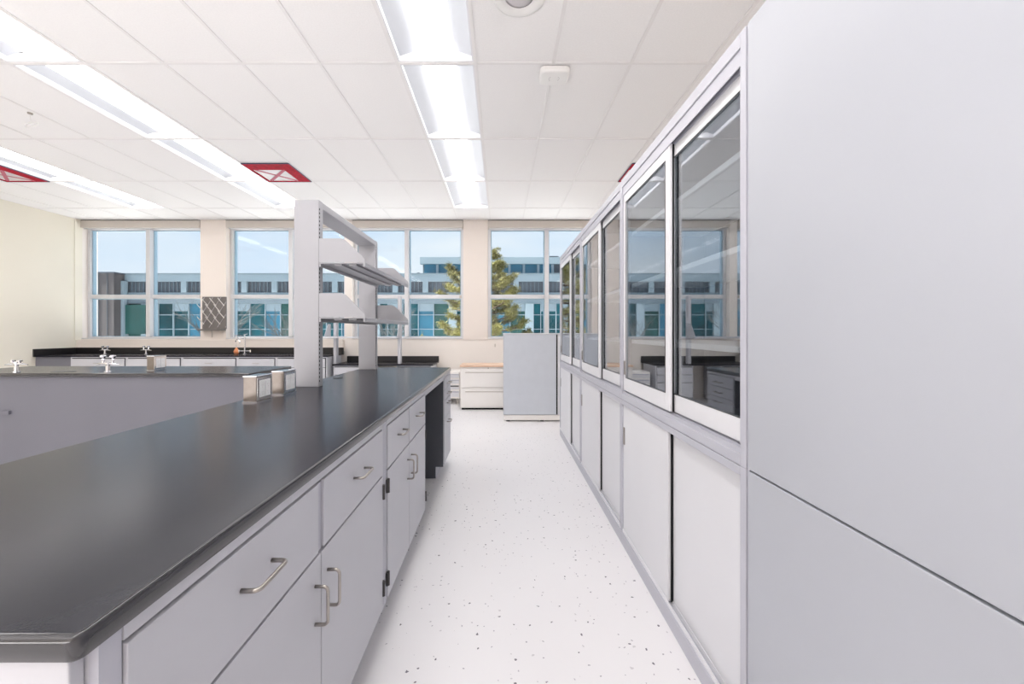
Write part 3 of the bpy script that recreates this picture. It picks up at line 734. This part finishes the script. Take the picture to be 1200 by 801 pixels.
t = thing('drawer_pedestal', 'small white stack of drawers showing between the bench end and the file cabinet', 'drawers', (-1.12, 6.86, 0))
boxo('body', (0, .40, .02, .5, .10, .56), 'filewhite', t, .003)
for k, (z0, z1) in enumerate(((.46, .53), (.36, .43), (.26, .33), (.13, .23))):
    d = boxo('drawer', (.005, .395, 0, .019, z0, z1), 'door_white', t, .002); boxo('pull', (.03, .39, -.012, 0, z1-.02, z1-.004), 'frame' if k != 2 else 'hinge', d)
for xa in (.03, .34): boxo('foot', (xa, xa+.03, .05, .08, 0, .10), 'nickel', t)
t = thing('wall_outlet', 'tiny white wall outlet plate beneath the column by the grey storage cabinet', 'outlet', (-.11, WY1, 1.0))
boxo('plate', (-.035, .035, -.006, 0, -.055, .055), 'wall', t, .002); boxo('socket', (-.012, .012, -.008, -.006, -.03, .03), 'shade', t)

# ================================================================== OUTSIDE
D0 = 40.0
def X(x, D=D0): return (x-587)*D/464
def Z(y, D=D0): return CH+(388-y)*D/464
struct(boxo('ground', (-150, 110, 9, 140, -4.3, -4.0), 'bounce_ground'))
t = thing('office_building', 'long pale office building with teal and slate window bands seen through the windows', 'building', (0, D0, -4.0))
zz = 4.0
def bb(name, x0, x1, y0, y1, z0, z1, m, bev=0): return boxo(name, (x0, x1, y0-D0, y1-D0, z0+zz, z1+zz), m, t, bev)
XA, XB = -75, 48
bb('wall', XA, XB, D0+.45, D0+12, -4, 6.9, 'bwall')
bb('parapet', XA, XB, D0-.1, D0+.45, 6.30, 7.0, 'bpier'); bb('coping', XA, XB, D0-.2, D0+.6, 7.0, 7.12, 'bwall')
bb('spandrel', XA, XB, D0, D0+.45, 4.05, 5.2, 'bwall'); bb('base_wall', XA, XB, D0, D0+.45, -4, .1, 'bwall')
xs = XA; k = 0
per = 3.05
while xs < XB-1:
    pw = .62 if k % 1 == 0 else .3
    bb('pier', xs, xs+.55, D0-.05, D0+.45, 5.2, 6.3, 'bpier')
    w_ = bb('window', xs+.55, xs+per, D0+.2, D0+.44, 5.2, 6.3, 'bslate')
    b = bmesh.new()
    for q in range(1, 6): bx(b, xs+.55+q*.4, xs+.55+q*.4+.05, .12, .2, 5.2+zz, 6.3+zz)
    obj('louver', b, 'bwall', w_)
    xs += per; k += 1
xs = XA; k = 0
while xs < XB-1:
    if k % 5 == 0: bb('pier', xs, xs+.8, D0-.15, D0+.45, .1, 4.05, 'bpier'); a = xs+.8
    else: a = xs
    g = bb('window', a, xs+1.55, D0+.2, D0+.44, .1, 4.05, ('bteal', 'bteal', 'bgreen', 'bteal', 'bblue')[(k*3) % 5])
    b = bmesh.new(); bx(b, xs+1.5, xs+1.57, .05, .2, .1+zz, 4.05+zz); bx(b, a, xs+1.5, .1, .2, 1.45+zz, 1.52+zz); bx(b, a, xs+1.5, .1, .2, 2.9+zz, 2.97+zz)
    if k % 2: bx(b, a, xs+1.5, .15, .2, 3.3+zz, 4.05+zz)
    obj('glazing_bar', b, 'bpier', g)
    xs += 1.55; k += 1
# penthouse storey
pa, pb = X(492), 30
bb('penthouse', pa, pb, D0+1.6, D0+9, 6.9, 8.85, 'bwall'); bb('parapet', pa-.2, pb, D0+1.0, D0+1.6, 8.25, 8.95, 'bpier'); bb('plinth', pa, pb, D0+1.1, D0+1.6, 6.9, 7.25, 'bpier')
xs = pa+.2
while xs < pb-1:
    g = bb('window', xs, xs+1.25, D0+1.35, D0+1.58, 7.25, 8.25, 'bblue' if xs < 5 else 'bslate')
    bb('mullion', xs+1.25, xs+1.5, D0+1.15, D0+1.6, 7.25, 8.25, 'bpier'); xs += 1.5
bb('roof_unit', X(647), X(658), D0+2, D0+5, 8.9, 9.25, 'bslate'); bb('roof_unit', X(484), X(487), D0+2, D0+3, 7.1, 7.5, 'bslate')
# left wing, nearer, with brown panel
bb('wing', X(100), X(147), D0-1.2, D0, -4, 6.95, 'bbrown'); bb('wing_coping', X(100)-.1, X(147)+.1, D0-1.3, D0, 6.95, 7.08, 'bslate')
for q in range(1, 5): bb('panel_seam', X(100)+q*.85, X(100)+q*.85+.05, D0-1.24, D0-1.2, -4, 6.95, 'bslate')
bb('window', X(150), X(173), D0-.3, D0-.05, 1.0, 3.9, 'bgreen'); bb('pier', X(147)+.01, X(150), D0-.5, D0-.05, -4, 6.3, 'bpier')
m1 = bmesh.new(); sweep(m1, [(0, 0, 0), (0, 0, 2.6)], .05, 6); sweep(m1, [(-.8, 0, 2.1), (.8, 0, 2.1)], .035, 6); sweep(m1, [(-.5, 0, 1.8), (.5, 0, 1.8)], .03, 6)
o = obj('antenna', m1, 'bpier', None); o.location = (X(136), D0+4, 6.9); tag(o, 'thin roof antenna above the left end of the office building', 'antenna')

# pine tree
def pine(loc, H, R, label):
    rnd = random.Random(11); t = thing('pine_tree', label, 'tree', loc)
    b = bmesh.new(); sweep(b, [(0, 0, 0), (.06, 0, H*.4), (-.05, .02, H*.75), (0, 0, H)], [.2, .15, .08, .02], 10); obj('trunk', b, 'bark', t)
    tips = []; br = bmesh.new(); n = 66
    for k in range(n):
        f = k/n; z = H*(.30+.68*f); a = k*2.4+rnd.uniform(-.3, .3); L = R*(1.0-.62*f**1.3)*rnd.uniform(.65, 1.1)
        d = Vector((math.cos(a), math.sin(a), 0)); p0 = Vector((0, 0, z)); pts = [p0, p0+d*L*.5+Vector((0, 0, -.05*L)), p0+d*L*.85+Vector((0, 0, .03*L)), p0+d*L+Vector((0, 0, .16*L))]
        sweep(br, pts, [.05, .03, .018, .008], 5)
        for s in range(11):
            u = .22+.78*s/10; i = min(int(u*3), 2); q = u*3-i; c = pts[i].lerp(pts[i+1], q)
            side = Vector((-d.y, d.x, 0)); off = side*rnd.uniform(-.38, .38)*L*(1.25-u)
            tip = c+off+d*abs(rnd.uniform(0, .12))+Vector((0, 0, rnd.uniform(.0, .14)))
            sweep(br, [c, tip], [.012, .005], 4); tips.append((c.lerp(tip, .5), d)); tips.append((tip, d))
    o = obj('branches', br, 'bark', t)
    vs, fs = [], []
    for c, d in tips:
        for _ in range(50):
            dr = Vector((rnd.gauss(0, 1), rnd.gauss(0, 1), rnd.gauss(.35, .8))).normalized(); st = c+Vector((rnd.gauss(0, .07), rnd.gauss(0, .07), rnd.gauss(0, .045)))
            L = rnd.uniform(.08, .17); sd = dr.cross(Vector((rnd.random(), rnd.random(), rnd.random()))).normalized()*.011; i = len(vs)
            vs += [st-sd, st+sd, st+dr*L]; fs.append((i, i+1, i+2))
    me = bpy.data.meshes.new('needles'); me.from_pydata([tuple(v) for v in vs], [], fs); me.materials.append(M['needle'])
    nd = bpy.data.objects.new('needles', me); COL.objects.link(nd); nd.parent = t; nd['kind'] = 'stuff'
pine((-.75, 15.5, -4.0), 8.25, 2.5, 'olive-green pine tree outside, partly hidden behind the window column')

# bare trees outside the left windows
def bare(loc, H, seed, label):
    rnd = random.Random(seed); t = thing('bare_tree', label, 'tree', loc, group='leafless trees outside the left windows')
    tr = bmesh.new(); sweep(tr, [(0, 0, 0), (.05, 0, H*.5), (0, .02, H*.72)], [.13, .09, .05], 8); obj('trunk', tr, 'twig', t)
    b = bmesh.new()
    def grow(p, d, L, r, lv):
        if lv == 0: return
        q = p+d*L; mid = p.lerp(q, .5)+Vector((rnd.gauss(0, .04), rnd.gauss(0, .04), 0))*L
        sweep(b, [p, mid, q], [r, r*.8, r*.6], 4 if lv < 4 else 6)
        for _ in range(rnd.choice((2, 3, 3))):
            nd = (d+Vector((rnd.gauss(0, .42), rnd.gauss(0, .42), rnd.gauss(.12, .2)))).normalized(); grow(p.lerp(q, rnd.uniform(.5, 1)), nd, L*rnd.uniform(.62, .85), r*.6, lv-1)
    for k in range(9): a = k*2.39; grow(Vector((0, 0, H*(.22+.055*k))), Vector((math.cos(a)*.5, math.sin(a)*.5, .9)).normalized(), H*.17, .04, 5)
    o = obj('branches', b, 'twig', t)
bare((-13.2, 18.5, -4), 6.6, 3, 'leafless grey tree outside the leftmost window, its right pane')
bare((-11.3, 21.0, -4), 6.7, 5, 'leafless grey tree outside, behind the pegboard column')
bare((-8.6, 17.0, -4), 6.5, 8, 'leafless grey tree outside the second window from the left')
bare((-6.4, 23.5, -4), 6.6, 13, 'leafless grey tree outside, behind the tall shelf upright')
